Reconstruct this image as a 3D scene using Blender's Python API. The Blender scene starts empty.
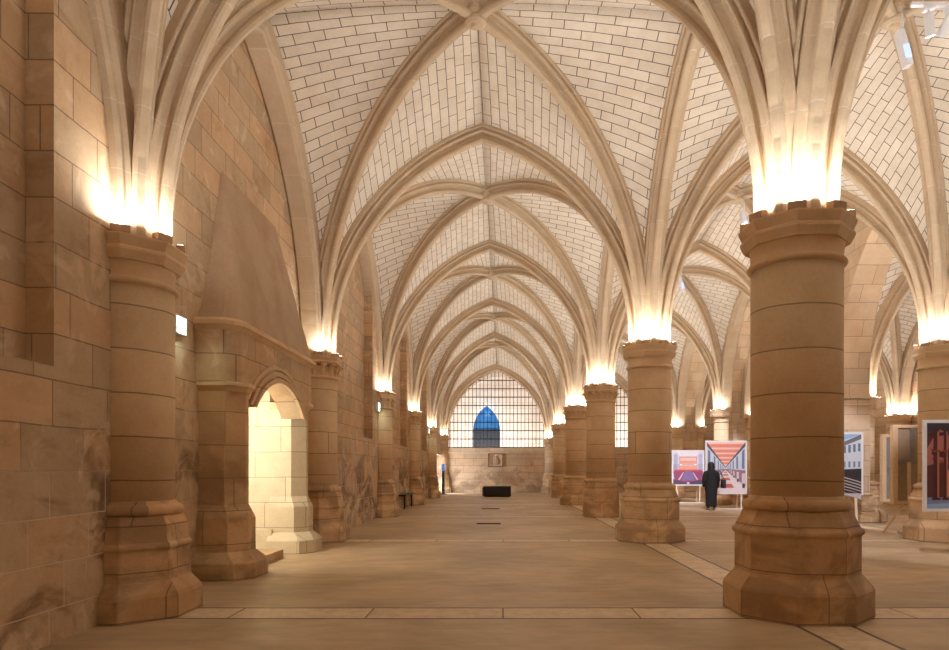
import bpy, bmesh, math, random
from mathutils import Vector, Matrix
from mathutils.geometry import tessellate_polygon
R = math.radians
PI = math.pi
random.seed(4)
sc = bpy.context.scene
col = sc.collection

# ------------------------------------------------------------------ camera, world, exposure
FPX = 673.0
EYE = 1.46
cam_data = bpy.data.cameras.new('camera')
cam = bpy.data.objects.new('camera', cam_data)
col.objects.link(cam)
cam_data.sensor_width = 36
cam_data.lens = 36 * FPX / 949
cam_data.shift_x = -0.030
cam_data.shift_y = 0.1517
cam_data.clip_end = 300
cam.location = (0, 0, EYE)
cam.rotation_euler = (R(90), 0, 0)
sc.camera = cam

world = bpy.data.worlds.new('world')
sc.world = world
world.use_nodes = True
world.node_tree.nodes['Background'].inputs[0].default_value = (0.9, 0.72, 0.55, 1)
world.node_tree.nodes['Background'].inputs[1].default_value = 0.05

sc.view_settings.view_transform = 'Standard'
sc.view_settings.look = 'None'
sc.view_settings.gamma = 1
sc.view_settings.use_curve_mapping = False
sc.view_settings.exposure = 0.0
try:
    sc.cycles.use_denoising = True
    sc.cycles.max_bounces = 12
    sc.cycles.diffuse_bounces = 10
    sc.cycles.use_light_tree = True
except Exception:
    pass

UP_W = 26.0          # watts of one capital uplight
LAMP_COL = (1.0, 0.93, 0.84)
COOL = (0.86, 0.88, 1.0)

def lamp(name, kind, loc, energy, color=LAMP_COL, target=None, parent=None, **kw):
    d = bpy.data.lights.new(name, kind)
    d.energy = energy
    d.color = color
    for k, v in kw.items():
        setattr(d, k, v)
    o = bpy.data.objects.new(name, d)
    col.objects.link(o)
    o.location = loc
    if target is not None:
        o.rotation_euler = (Vector(target) - Vector(loc)).to_track_quat('-Z', 'Y').to_euler()
    if parent:
        o.parent = parent
        o.matrix_parent_inverse = Matrix.Translation(parent.location).inverted()
    return o

# daylight that comes in by the far right side of the hall
lamp('daylight', 'AREA', (16.2, 16.5, 3.6), 160, (0.80, 0.86, 1.0), (11.0, 13.5, 0), shape='RECTANGLE', size=2.0, size_y=2.6)

# ------------------------------------------------------------------ materials
def mat_new(name):
    m = bpy.data.materials.new(name)
    m.use_nodes = True
    nt = m.node_tree
    for n in list(nt.nodes):
        nt.nodes.remove(n)
    out = nt.nodes.new('ShaderNodeOutputMaterial')
    b = nt.nodes.new('ShaderNodeBsdfPrincipled')
    nt.links.new(b.outputs[0], out.inputs[0])
    return m, nt, b

class NT:
    def __init__(s, nt): s.nt = nt
    def n(s, t, **kw):
        x = s.nt.nodes.new(t)
        for k, v in kw.items(): setattr(x, k, v)
        return x
    def put(s, sock, v):
        if isinstance(v, bpy.types.NodeSocket): s.nt.links.new(v, sock)
        elif v is not None:
            if isinstance(v, (tuple, list)) and len(v) == 3 and sock.type == 'RGBA': v = (*v, 1)
            sock.default_value = v
    def math(s, op, a, b=None, c=None, clamp=False):
        x = s.n('ShaderNodeMath', operation=op); x.use_clamp = clamp
        s.put(x.inputs[0], a); s.put(x.inputs[1], b)
        if c is not None: s.put(x.inputs[2], c)
        return x.outputs[0]
    def mix(s, f, a, b, mode='MIX'):
        x = s.n('ShaderNodeMix', data_type='RGBA', blend_type=mode)
        s.put(x.inputs[0], f); s.put(x.inputs[6], a); s.put(x.inputs[7], b)
        return x.outputs[2]
    def noise(s, vec, scale, detail=3, rough=0.5, dist=0):
        x = s.n('ShaderNodeTexNoise')
        s.put(x.inputs['Vector'], vec); x.inputs['Scale'].default_value = scale
        x.inputs['Detail'].default_value = detail; x.inputs['Roughness'].default_value = rough
        x.inputs['Distortion'].default_value = dist
        return x.outputs[0]
    def ramp(s, f, lo, hi):
        x = s.n('ShaderNodeMapRange'); x.interpolation_type = 'SMOOTHSTEP'
        s.put(x.inputs[0], f); x.inputs[1].default_value = lo; x.inputs[2].default_value = hi
        return x.outputs[0]
    def xyz(s, v):
        x = s.n('ShaderNodeSeparateXYZ'); s.put(x.inputs[0], v); return x.outputs
    def comb(s, a, b, c=0.0):
        x = s.n('ShaderNodeCombineXYZ'); s.put(x.inputs[0], a); s.put(x.inputs[1], b); s.put(x.inputs[2], c); return x.outputs[0]

def sc_(c, f): return tuple(min(1, x * f) for x in c)

def stone(name, base, row=0.5, width=1.0, mortar=0.01, mort_col=None, var=0.16, stain=0.0, stain_col=(0.16, 0.09, 0.045),
          uv=False, rough=0.85, bump=0.35, joint_bump=0.6, plain_below=None, patch=0.25, zoff=0.0, pale_joints=False):
    m, nt, b = mat_new(name)
    N = NT(nt)
    geo = N.n('ShaderNodeNewGeometry')
    pos = geo.outputs['Position']
    px, py, pz = N.xyz(pos)
    wob = N.noise(pos, 1.3, 3)
    if uv:
        u_, v_, _ = N.xyz(N.n('ShaderNodeUVMap').outputs[0])
        vec = N.comb(u_, v_)
    else:
        nx, ny, nz = N.xyz(geo.outputs['True Normal'])
        sel = N.math('GREATER_THAN', N.math('ABSOLUTE', nx), N.math('MULTIPLY', N.math('ABSOLUTE', ny), 1.04))
        u_ = N.math('ADD', N.math('MULTIPLY', sel, py), N.math('MULTIPLY', N.math('SUBTRACT', 1.0, sel), px))
        w2 = N.math('MULTIPLY', N.math('SUBTRACT', wob, 0.5), 0.04)
        v_ = N.math('ADD', N.math('ADD', pz, zoff), w2)
        rowi = N.math('FLOOR', N.math('DIVIDE', v_, row))
        jit = N.math('MULTIPLY', N.math('SINE', N.math('MULTIPLY', rowi, 12.9898)), 0.43 * min(width, 3))
        vec = N.comb(N.math('ADD', N.math('ADD', u_, jit), 200.0), v_)
    br = N.n('ShaderNodeTexBrick')
    N.put(br.inputs['Vector'], vec)
    br.inputs['Scale'].default_value = 1
    br.inputs['Mortar Size'].default_value = mortar
    br.inputs['Mortar Smooth'].default_value = 0.25
    br.inputs['Brick Width'].default_value = width
    br.inputs['Row Height'].default_value = row
    br.offset = 0.42
    N.put(br.inputs['Color1'], sc_(base, 1 - var)); N.put(br.inputs['Color2'], sc_(base, 1 + var))
    N.put(br.inputs['Mortar'], mort_col or sc_(base, 0.45))
    br.inputs['Bias'].default_value = 0.0
    c = br.outputs[0]
    fac = br.outputs[1]
    if plain_below is not None:
        k = N.ramp(N.math('ADD', pz, N.math('MULTIPLY', wob, 0.8)), plain_below, plain_below + 0.25)
        c = N.mix(k, sc_(base, 0.97), c)
        fac = N.math('MULTIPLY', fac, k)
    big = N.noise(pos, 0.55, 4, 0.6, 0.4)
    c = N.mix(N.math('MULTIPLY', N.ramp(big, 0.42, 0.68), patch), c, (0.80, 0.66, 0.52), 'MULTIPLY')
    mid = N.noise(pos, 3.2, 5, 0.65)
    c = N.mix(N.math('MULTIPLY', N.ramp(mid, 0.35, 0.75), 0.45), c, (0.80, 0.72, 0.64), 'MULTIPLY')
    fine = N.noise(pos, 28, 4, 0.7)
    c = N.mix(N.math('MULTIPLY', N.ramp(fine, 0.3, 0.8), 0.3), c, (0.72, 0.68, 0.62), 'MULTIPLY')
    if stain > 0:
        # old damp stains and replaced blocks of the lowest courses
        s1 = N.noise(N.comb(N.math('MULTIPLY', u_, 0.8), N.math('MULTIPLY', v_, 1.2), wob), 1.15, 5, 0.62, 0.7)
        msk = N.math('MULTIPLY', N.ramp(s1, 0.44, 0.62), N.math('SUBTRACT', 1.0, N.ramp(N.math('ADD', pz, N.math('MULTIPLY', wob, 1.2)), 1.7, 3.0)))
        c = N.mix(N.math('MULTIPLY', msk, stain), c, stain_col)
        br2 = N.n('ShaderNodeTexBrick'); N.put(br2.inputs['Vector'], vec)
        br2.inputs['Scale'].default_value = 1; br2.inputs['Mortar Size'].default_value = 0.0
        br2.inputs['Brick Width'].default_value = width; br2.inputs['Row Height'].default_value = row; br2.offset = 0.42
        N.put(br2.inputs['Color1'], (0.0, 0.0, 0.0)); N.put(br2.inputs['Color2'], (1.0, 1.0, 1.0))
        bl = N.ramp(br2.outputs[0], 0.35, 0.8)
        c = N.mix(N.math('MULTIPLY', bl, 0.35 * min(1, stain * 1.5)), c, (0.62, 0.46, 0.30), 'MULTIPLY')
    if pale_joints:
        # the lower courses were re-pointed with pale mortar; some blocks carry pale scrapes
        lowm = N.math('MULTIPLY', fac, N.math('SUBTRACT', 1.0, N.ramp(N.math('ADD', pz, wob), 1.4, 2.6)))
        c = N.mix(N.math('MULTIPLY', lowm, 0.75), c, (0.78, 0.66, 0.50))
        s3_ = N.noise(N.comb(u_, v_, 3.7), 1.9, 4, 0.55, 1.2)
        c = N.mix(N.math('MULTIPLY', N.ramp(s3_, 0.56, 0.66), 0.45), c, (0.80, 0.66, 0.48))
        s4_ = N.noise(N.comb(N.math('MULTIPLY', u_, 0.6), v_, 9.7), 2.6, 5, 0.7, 0.8)
        c = N.mix(N.math('MULTIPLY', N.ramp(s4_, 0.52, 0.74), 0.4), c, (0.56, 0.42, 0.29), 'MULTIPLY')
    N.put(b.inputs['Base Color'], c)
    b.inputs['Roughness'].default_value = rough
    h = N.math('ADD', N.math('MULTIPLY', fac, -joint_bump), N.math('ADD', N.math('MULTIPLY', mid, 0.5), N.math('MULTIPLY', fine, 0.22)))
    bp = N.n('ShaderNodeBump'); bp.inputs['Strength'].default_value = bump; bp.inputs['Distance'].default_value = 0.03
    N.put(bp.inputs['Height'], h)
    nt.links.new(bp.outputs[0], b.inputs['Normal'])
    return m

def plain(name, c, rough=0.6, metal=0.0, var=0.12, emit=0.0, ecol=None, scale=12, bump=0.1):
    m, nt, b = mat_new(name)
    N = NT(nt)
    geo = N.n('ShaderNodeTexCoord')
    nz = N.noise(geo.outputs['Object'], scale, 3)
    N.put(b.inputs['Base Color'], N.mix(nz, sc_(c, 1 - var), sc_(c, 1 + var)))
    b.inputs['Roughness'].default_value = rough
    b.inputs['Metallic'].default_value = metal
    if emit:
        N.put(b.inputs['Emission Color'], ecol or c)
        b.inputs['Emission Strength'].default_value = emit
    if bump:
        bp = N.n('ShaderNodeBump'); bp.inputs['Strength'].default_value = bump; bp.inputs['Distance'].default_value = 0.01
        N.put(bp.inputs['Height'], nz); nt.links.new(bp.outputs[0], b.inputs['Normal'])
    return m

C_WALL = (0.66, 0.505, 0.34)
C_COL = (0.76, 0.585, 0.385)
C_RIB = (0.62, 0.505, 0.37)
C_WEB = (0.79, 0.735, 0.655)
M = {}
M['wall'] = stone('wall_stone', C_WALL, 0.385, 0.78, 0.007, stain=0.85, var=0.22, patch=0.5, zoff=0.1, bump=0.6, pale_joints=True)
M['wall_far'] = stone('far_wall_stone', (0.66, 0.50, 0.34), 0.42, 1.1, 0.01, stain=0.5, var=0.15, patch=0.5)
M['column'] = stone('column_stone', C_COL, 0.43, 60, 0.008, stain=0.0, var=0.1, patch=0.45, joint_bump=0.8, zoff=-0.05)
M['base'] = stone('column_base_stone', (0.74, 0.545, 0.335), 0.44, 0.9, 0.006, var=0.16, patch=0.8, stain=0.5, joint_bump=0.6, bump=0.6, zoff=-0.02)
M['capital'] = stone('capital_stone', C_COL, 3.0, 60, 0.004, var=0.05, patch=0.4)
M['rib'] = stone('rib_stone', C_RIB, 0.62, 60, 0.005, mort_col=(0.72, 0.64, 0.54), var=0.07, patch=0.3, joint_bump=0.2, bump=0.25)
M['web'] = stone('vault_web_stone', C_WEB, 0.185, 0.5, 0.008, mort_col=(0.10, 0.08, 0.065), var=0.05, uv=True, plain_below=5.55, patch=0.2, bump=0.2)
M['plaster'] = stone('hood_plaster', (0.52, 0.39, 0.27), 50, 60, 0.0, var=0.02, patch=0.6, bump=0.25)
M['hearth'] = stone('hearth_stone', (0.70, 0.62, 0.46), 0.44, 0.8, 0.006, var=0.1, patch=0.3)
M['arcade'] = stone('heavy_arch_stone', (0.70, 0.55, 0.39), 0.42, 0.9, 0.007, var=0.1, patch=0.4)
M['white_room'] = stone('pale_room_stone', (0.78, 0.72, 0.66), 0.4, 0.9, 0.008, var=0.05, patch=0.2)
M['iron'] = plain('black_iron', (0.018, 0.018, 0.02), 0.5, 0.6)
M['black'] = plain('black_cloth', (0.012, 0.012, 0.014), 0.85)
M['blackbox'] = plain('black_lacquer', (0.012, 0.012, 0.013), 0.45)
M['copper'] = plain('copper_housing', (0.50, 0.32, 0.20), 0.5, 0.2)
M['lens'] = plain('lamp_lens', (1, 0.92, 0.8), 0.3, 0, 0.0, 18.0, (1.0, 0.88, 0.72), bump=0)
M['wood'] = plain('pale_wood', (0.68, 0.49, 0.30), 0.6, 0, 0.2, scale=20)
M['woodlight'] = plain('light_wood', (0.72, 0.60, 0.45), 0.6, 0, 0.15, scale=20)
M['board'] = plain('brown_board', (0.36, 0.27, 0.18), 0.8, 0, 0.15)
M['board_grey'] = plain('grey_board', (0.25, 0.225, 0.20), 0.8, 0, 0.15)
M['white'] = plain('white_frame', (0.82, 0.82, 0.84), 0.5, 0, 0.03)
M['steel'] = plain('white_steel', (0.75, 0.78, 0.85), 0.35, 0.1, 0.05)
M['skin'] = plain('skin', (0.55, 0.34, 0.25), 0.6, 0, 0.05)
M['hair'] = plain('black_hair', (0.015, 0.012, 0.012), 0.7)
M['sign_lit'] = plain('sign_face', (0.75, 0.9, 1.0), 0.4, 0, 0.02, 3.0, (0.72, 0.92, 1.0), bump=0)
M['sign_green'] = plain('sign_green_face', (0.5, 0.95, 0.6), 0.4, 0, 0.02, 1.6, (0.62, 1.0, 0.55), bump=0)
M['blue_glass'] = plain('blue_lit_glass', (0.02, 0.10, 0.25), 0.3, 0, 0.5, 0.16, (0.02, 0.24, 0.62), scale=1.5, bump=0)
M['door_dark'] = plain('dark_door', (0.012, 0.02, 0.035), 0.5)
M['day'] = plain('daylit_pane', (0.8, 0.88, 1.0), 0.4, 0, 0.02, 1.5, (0.8, 0.9, 1.0), bump=0)

def floor_mat():
    m, nt, b = mat_new('floor_screed')
    N = NT(nt)
    pos = N.n('ShaderNodeNewGeometry').outputs['Position']
    x, y, z = N.xyz(pos)
    wob = N.math('MULTIPLY', N.math('SUBTRACT', N.noise(pos, 1.5, 2), 0.5), 0.03)
    big = N.noise(pos, 0.5, 5, 0.62, 0.5)
    fine = N.noise(N.comb(N.math('MULTIPLY', x, 0.35), y, z), 5.0, 5, 0.65)
    c = N.mix(N.ramp(big, 0.3, 0.7), (0.40, 0.29, 0.175), (0.62, 0.475, 0.31))
    c = N.mix(N.math('MULTIPLY', N.ramp(fine, 0.3, 0.75), 0.45), c, (0.60, 0.56, 0.50), 'MULTIPLY')
    yy = N.math('ADD', y, wob)
    # distance to the nearest crossing strip (one under each row of columns) and to the strips along the arcades
    dy = N.math('ABSOLUTE', N.math('SUBTRACT', N.math('MODULO', N.math('ADD', yy, 69.0 + 3.45 + 0.08), 6.9), 3.45))
    xx = N.math('ADD', x, wob)
    dx = N.math('MINIMUM', N.math('ABSOLUTE', N.math('SUBTRACT', xx, 2.99)), N.math('ABSOLUTE', N.math('SUBTRACT', xx, 9.1)))
    d = N.math('MINIMUM', dy, dx)
    strip = N.math('LESS_THAN', d, 0.235)
    slabs = N.n('ShaderNodeTexBrick')
    N.put(slabs.inputs['Vector'], N.comb(x, yy)); slabs.inputs['Scale'].default_value = 1
    slabs.inputs['Brick Width'].default_value = 1.35; slabs.inputs['Row Height'].default_value = 0.9
    slabs.inputs['Mortar Size'].default_value = 0.01
    N.put(slabs.inputs['Color1'], (0.68, 0.54, 0.38)); N.put(slabs.inputs['Color2'], (0.80, 0.66, 0.49)); N.put(slabs.inputs['Mortar'], (0.2, 0.14, 0.08))
    sc2 = N.mix(N.math('MULTIPLY', N.ramp(N.noise(pos, 7, 5, 0.7), 0.35, 0.7), 0.6), slabs.outputs[0], (0.62, 0.55, 0.46), 'MULTIPLY')
    c = N.mix(strip, c, sc2)
    e = N.math('ABSOLUTE', N.math('SUBTRACT', d, 0.25))
    edge = N.math('LESS_THAN', e, 0.02)
    c = N.mix(N.math('MULTIPLY', edge, 0.9), c, (0.035, 0.025, 0.018))
    N.put(b.inputs['Base Color'], c)
    N.put(b.inputs['Roughness'], N.math('ADD', 0.34, N.math('MULTIPLY', fine, 0.28)))
    h = N.math('SUBTRACT', N.math('MULTIPLY', fine, 0.25), N.math('MULTIPLY', edge, 0.5))
    bp = N.n('ShaderNodeBump'); bp.inputs['Strength'].default_value = 0.35; bp.inputs['Distance'].default_value = 0.02
    N.put(bp.inputs['Height'], h); nt.links.new(bp.outputs[0], b.inputs['Normal'])
    return m
M['floor'] = floor_mat()

# ------------------------------------------------------------------ helpers
class MB:
    """collects vertices and faces of ONE part"""
    def __init__(s): s.v = []; s.f = []; s.m = []; s.uv = {}; s.smooth = []
    def add(s, vs, fs, mi=0, smooth=False):
        o = len(s.v)
        s.v += [Vector(p) for p in vs]
        for f in fs:
            s.f.append([i + o for i in f]); s.m.append(mi); s.smooth.append(smooth)
        return s
    def box(s, x0, x1, y0, y1, z0, z1, mi=0, rot=None, piv=None):
        vs = [Vector((x, y, z)) for z in (z0, z1) for y in (y0, y1) for x in (x0, x1)]
        if rot is not None:
            c = Vector(piv) if piv is not None else Vector(((x0 + x1) / 2, (y0 + y1) / 2, (z0 + z1) / 2))
            vs = [rot @ (p - c) + c for p in vs]
        return s.add(vs, [(0, 2, 3, 1), (4, 5, 7, 6), (0, 1, 5, 4), (2, 6, 7, 3), (0, 4, 6, 2), (1, 3, 7, 5)], mi)
    def bar(s, a, b, w, h=None, mi=0):
        """square bar from a to b"""
        a = Vector(a); b = Vector(b); h = h or w
        d = (b - a).normalized()
        up = Vector((0, 0, 1)) if abs(d.z) < 0.95 else Vector((0, 1, 0))
        l = d.cross(up).normalized() * (w / 2); u = l.cross(d).normalized() * (h / 2)
        vs = [a - l - u, a + l - u, a + l + u, a - l + u, b - l - u, b + l - u, b + l + u, b - l + u]
        return s.add(vs, [(0, 3, 2, 1), (4, 5, 6, 7), (0, 1, 5, 4), (1, 2, 6, 5), (2, 3, 7, 6), (3, 0, 4, 7)], mi)
    def tube(s, pts, r, n=10, mi=0):
        pts = [Vector(p) for p in pts]; vs = []; fs = []
        for i, p in enumerate(pts):
            d = (pts[min(i + 1, len(pts) - 1)] - pts[max(i - 1, 0)]).normalized()
            up = Vector((0, 0, 1)) if abs(d.z) < 0.9 else Vector((0, 1, 0))
            a = d.cross(up).normalized(); b_ = a.cross(d)
            rr = r[i] if isinstance(r, (list, tuple)) else r
            vs += [p + (a * math.cos(2 * PI * k / n) + b_ * math.sin(2 * PI * k / n)) * rr for k in range(n)]
        for i in range(len(pts) - 1):
            fs += [(i * n + k, i * n + (k + 1) % n, (i + 1) * n + (k + 1) % n, (i + 1) * n + k) for k in range(n)]
        fs += [tuple(range(n))[::-1], tuple((len(pts) - 1) * n + k for k in range(n))]
        return s.add(vs, fs, mi, True)
    def lathe(s, prof, n=8, cx=0, cy=0, rot=None, mi=0, smooth=False, ex=1.0, ey=1.0):
        """prof: (radius, z); with n=8 the flats face the axes and radius is that of the corners"""
        rot = PI / n if rot is None else rot
        vs = []; fs = []
        for r, z in prof:
            vs += [Vector((cx + ex * r * math.cos(rot + 2 * PI * k / n), cy + ey * r * math.sin(rot + 2 * PI * k / n), z)) for k in range(n)]
        for i in range(len(prof) - 1):
            fs += [(i * n + k, i * n + (k + 1) % n, (i + 1) * n + (k + 1) % n, (i + 1) * n + k) for k in range(n)]
        fs += [tuple(range(n))[::-1], tuple((len(prof) - 1) * n + k for k in range(n))]
        return s.add(vs, fs, mi, smooth)
    def plate(s, loops, to3, d, mi=0):
        """2-D loops (outline, holes) extruded: to3(u, v, t) with t = 0 and t = d"""
        L = [[Vector((u, v, 0)) for u, v in lp] for lp in loops]
        tri = tessellate_polygon(L)
        flat = [p for lp in L for p in lp]; n = len(flat)
        vs = [Vector(to3(p.x, p.y, 0)) for p in flat] + [Vector(to3(p.x, p.y, d)) for p in flat]
        fs = [tuple(t) for t in tri] + [tuple(i + n for i in t[::-1]) for t in tri]
        o = 0
        for lp in L:
            k = len(lp)
            fs += [(o + i, o + (i + 1) % k, o + (i + 1) % k + n, o + i + n) for i in range(k)]
            o += k
        return s.add(vs, fs, mi)
    def build(s, name, mats, parent=None, loc=None, bevel=0, cut=None, uvs=None):
        """cut: list of (point, normal); what lies on the normal's side is cut away and the cut capped"""
        me = bpy.data.meshes.new(name)
        me.from_pydata([tuple(p) for p in s.v], [], s.f)
        for i, p in enumerate(me.polygons):
            p.material_index = s.m[i]; p.use_smooth = s.smooth[i]
        if uvs:
            lay = me.uv_layers.new(name='UVMap')
            for p in me.polygons:
                for li, vi in zip(p.loop_indices, p.vertices):
                    lay.data[li].uv = uvs[vi]
        for m_ in (mats if isinstance(mats, (list, tuple)) else [mats]):
            me.materials.append(m_)
        bm = bmesh.new(); bm.from_mesh(me)
        if not uvs:
            bmesh.ops.recalc_face_normals(bm, faces=bm.faces)
        for (pt, nr) in (cut or []):
            r = bmesh.ops.bisect_plane(bm, geom=bm.verts[:] + bm.edges[:] + bm.faces[:], plane_co=pt, plane_no=nr, clear_outer=True)
            ed = [e for e in r['geom_cut'] if isinstance(e, bmesh.types.BMEdge)]
            if ed:
                bmesh.ops.holes_fill(bm, edges=ed)
        bm.to_mesh(me); bm.free()
        o = bpy.data.objects.new(name, me)
        col.objects.link(o)
        if loc: o.location = loc
        if parent: o.parent = parent
        if bevel:
            b = o.modifiers.new('bevel', 'BEVEL'); b.width = bevel; b.segments = 2; b.limit_method = 'ANGLE'; b.angle_limit = R(35)
        return o

def tag(o, label=None, cat=None, group=None, kind=None):
    if label: o['label'] = label
    if cat: o['category'] = cat
    if group: o['group'] = group
    if kind: o['kind'] = kind
    return o
def empty(name, loc, label, cat, group=None, rz=0):
    o = bpy.data.objects.new(name, None); col.objects.link(o)
    o.location = loc; o.rotation_euler = (0, 0, rz); o.empty_display_size = 0.2
    return tag(o, label, cat, group)
def clone(o, parent=None):
    c = o.copy(); col.objects.link(c)
    if parent: c.parent = parent
    for ch in list(o.children):
        clone(ch, c)
    return c

# ------------------------------------------------------------------ layout
L = 6.9
XL, X1, X3 = -3.85, 3.005, 9.02
WX = -3.77                      # face of the left wall
WX1 = -4.04                     # the same in the fireplace bay
XR = 16.4                       # engaged columns of the right wall
YEND = 41.4
ZL, Z1, Z3 = 3.72, 3.94, 3.80   # tops of the capitals
def zl(n): return {5: 3.50, 6: 3.45}.get(n, ZL)
def z1(n): return {5: 3.66, 6: 3.26}.get(n, Z1)
APEX, BOSS = 8.15, 8.34

# ------------------------------------------------------------------ setting: floor and walls
MB().box(-6, 20, -7.5, 48, -0.3, 0).build('floor', M['floor']); tag(bpy.data.objects['floor'], kind='structure')

def pointed(u0, u1, zb, zs, za, n=14):
    """outline of a pointed opening: bottom corners, springing at zs, apex at za (counter-clockwise)"""
    c = (u1 - u0) / 2; a = za - zs; um = (u0 + u1) / 2
    Rr = max((a * a + c * c) / (2 * c), c)
    pts = [(u0, zb), (u1, zb)] if zb is not None else []
    th = math.asin(min(1, a / Rr))
    for i in range(n + 1):
        t = th * i / n; pts.append((u1 - Rr + Rr * math.cos(t), zs + Rr * math.sin(t)))
    for i in range(n - 1, -1, -1):
        t = th * i / n; pts.append((u0 + Rr - Rr * math.cos(t), zs + Rr * math.sin(t)))
    return pts

# left wall: face with tall shallow pointed recesses, and the fireplace opening
YW0 = -6.9
FY0, FY1 = 9.5, 11.75
DOOR = (38.4, 40.95)
YJ0, YJ1 = 6.9, 13.8
w = MB()
def rec(n): return pointed(n * L + 0.85, (n + 1) * L - 1.25, 2.32, 6.0, 8.35)[::-1]
w.plate([[(YW0, 0), (YJ0, 0), (YJ0, 9.0), (YW0, 9.0)], rec(-1), rec(0)], lambda u, v, t: (WX - t, u, v), 0.24)
w.plate([[(YJ1, 0), (DOOR[0], 0), (DOOR[0], 2.3), (DOOR[1], 2.3), (DOOR[1], 0), (YEND + 0.5, 0), (YEND + 0.5, 9.0), (YJ1, 9.0)], rec(2), rec(3), rec(4)], lambda u, v, t: (WX - t, u, v), 0.24)
w.plate([[(YJ0 + 0.001, 0), (FY0 - 0.3, 0), (FY0 - 0.3, 3.2), (FY1 + 0.3, 3.2), (FY1 + 0.3, 0), (YJ1 - 0.001, 0), (YJ1 - 0.001, 9.0), (YJ0 + 0.001, 9.0)]], lambda u, v, t: (WX1 - t, u, v), 0.4)
wl = w.build('wall_left', M['wall']); tag(wl, kind='structure')
w = MB()
w.plate([[(YW0, 0), (YJ0, 0), (YJ0, 9.0), (YW0, 9.0)]], lambda u, v, t: (WX - 0.242 - t, u, v), 0.5)
w.plate([[(YJ1, 0), (DOOR[0], 0), (DOOR[0], 2.3), (DOOR[1], 2.3), (DOOR[1], 0), (YEND + 0.5, 0), (YEND + 0.5, 9.0), (YJ1, 9.0)]], lambda u, v, t: (WX - 0.242 - t, u, v), 0.5)
w.build('recess_back', M['wall'], wl)

# back wall behind the camera and right wall
b_ = MB().box(-4.8, 17.2, -7.4, -6.9, 0, 9).build('wall_back', M['wall']); tag(b_, kind='structure')
w = MB()
w.plate([[(-6.9, 0), (41.9, 0), (41.9, 9), (-6.9, 9)]] + [pointed(n * L + 0.9, (n + 1) * L - 0.9, 2.4, 4.4, 7.8)[::-1] for n in range(-1, 6)],
        lambda u, v, t: (XR + 0.3 + t, u, v), 0.35)
w.box(XR + 0.66, XR + 0.9, -6.9, 41.9, 0, 9)
tag(w.build('wall_right', M['wall_far']), kind='structure')

# end wall with two big grated openings
w = MB()
ARCHES = [(-3.42, 2.62, 2.75, 3.35, 7.55), (3.45, 8.60, 2.75, 3.35, 7.45)]
w.plate([[(-4.8, 0), (17.2, 0), (17.2, 9), (-4.8, 9)]] + [pointed(*a)[::-1] for a in ARCHES], lambda u, v, t: (u, YEND + 0.12 + t, v), 0.5)
ew = w.build('wall_end', M['wall_far']); tag(ew, kind='structure')
w = MB()
for a in ARCHES: w.box(a[0] + 0.02, a[1] - 0.02, YEND - 0.02, YEND + 0.3, 2.42, 2.77)
w.build('coping', M['arcade'], ew, bevel=0.02)

# heavy arcade of wide arches between the second and the third aisle
XA0, XA1 = 9.14, 9.98
w = MB()
out = [(13.85, 3.98), (14.2, 3.98)]
arch = pointed(14.2, 18.3, None, 3.98, 7.7)           # from right spring over to left spring
out += arch[::-1][0:] + [(18.3, 0), (21.4, 0)]
arch = pointed(21.4, 27.7, None, 3.6, 7.8); out += arch[::-1] + [(27.7, 0), (28.5, 0)]
arch = pointed(28.5, 34.6, None, 3.4, 7.8); out += arch[::-1] + [(34.6, 0), (35.4, 0)]
arch = pointed(35.4, 40.9, None, 3.4, 7.6); out += arch[::-1] + [(40.9, 0), (YEND + 0.12, 0), (YEND + 0.12, 8.9), (13.85, 8.9)]
w.plate([out], lambda u, v, t: (XA0 + t, u, v), XA1 - XA0)
aw = w.build('wall_arcade', M['arcade']); tag(aw, kind='structure')
for (ya, yb, zz) in ((18.3, 21.4, 3.36), (27.7, 28.5, 3.3), (34.6, 35.4, 3.1)):
    w = MB()
    w.box(XA0 - 0.05, XA1 + 0.06, ya - 0.06, yb + 0.06, zz, zz + 0.06); w.box(XA0 - 0.03, XA1 + 0.03, ya - 0.03, yb + 0.03, zz - 0.19, zz - 0.14)
    w.build('impost', M['arcade'], aw, bevel=0.015)
    w = MB()
    w.box(XA0 - 0.16, XA1 + 0.16, ya - 0.16, yb + 0.16, 0, 0.3); w.box(XA0 - 0.1, XA1 + 0.1, ya - 0.1, yb + 0.1, 0.3, 0.72); w.box(XA0 - 0.06, XA1 + 0.06, ya - 0.06, yb + 0.06, 0.72, 0.8)
    w.build('plinth', M['base'], aw, bevel=0.03)

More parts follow.
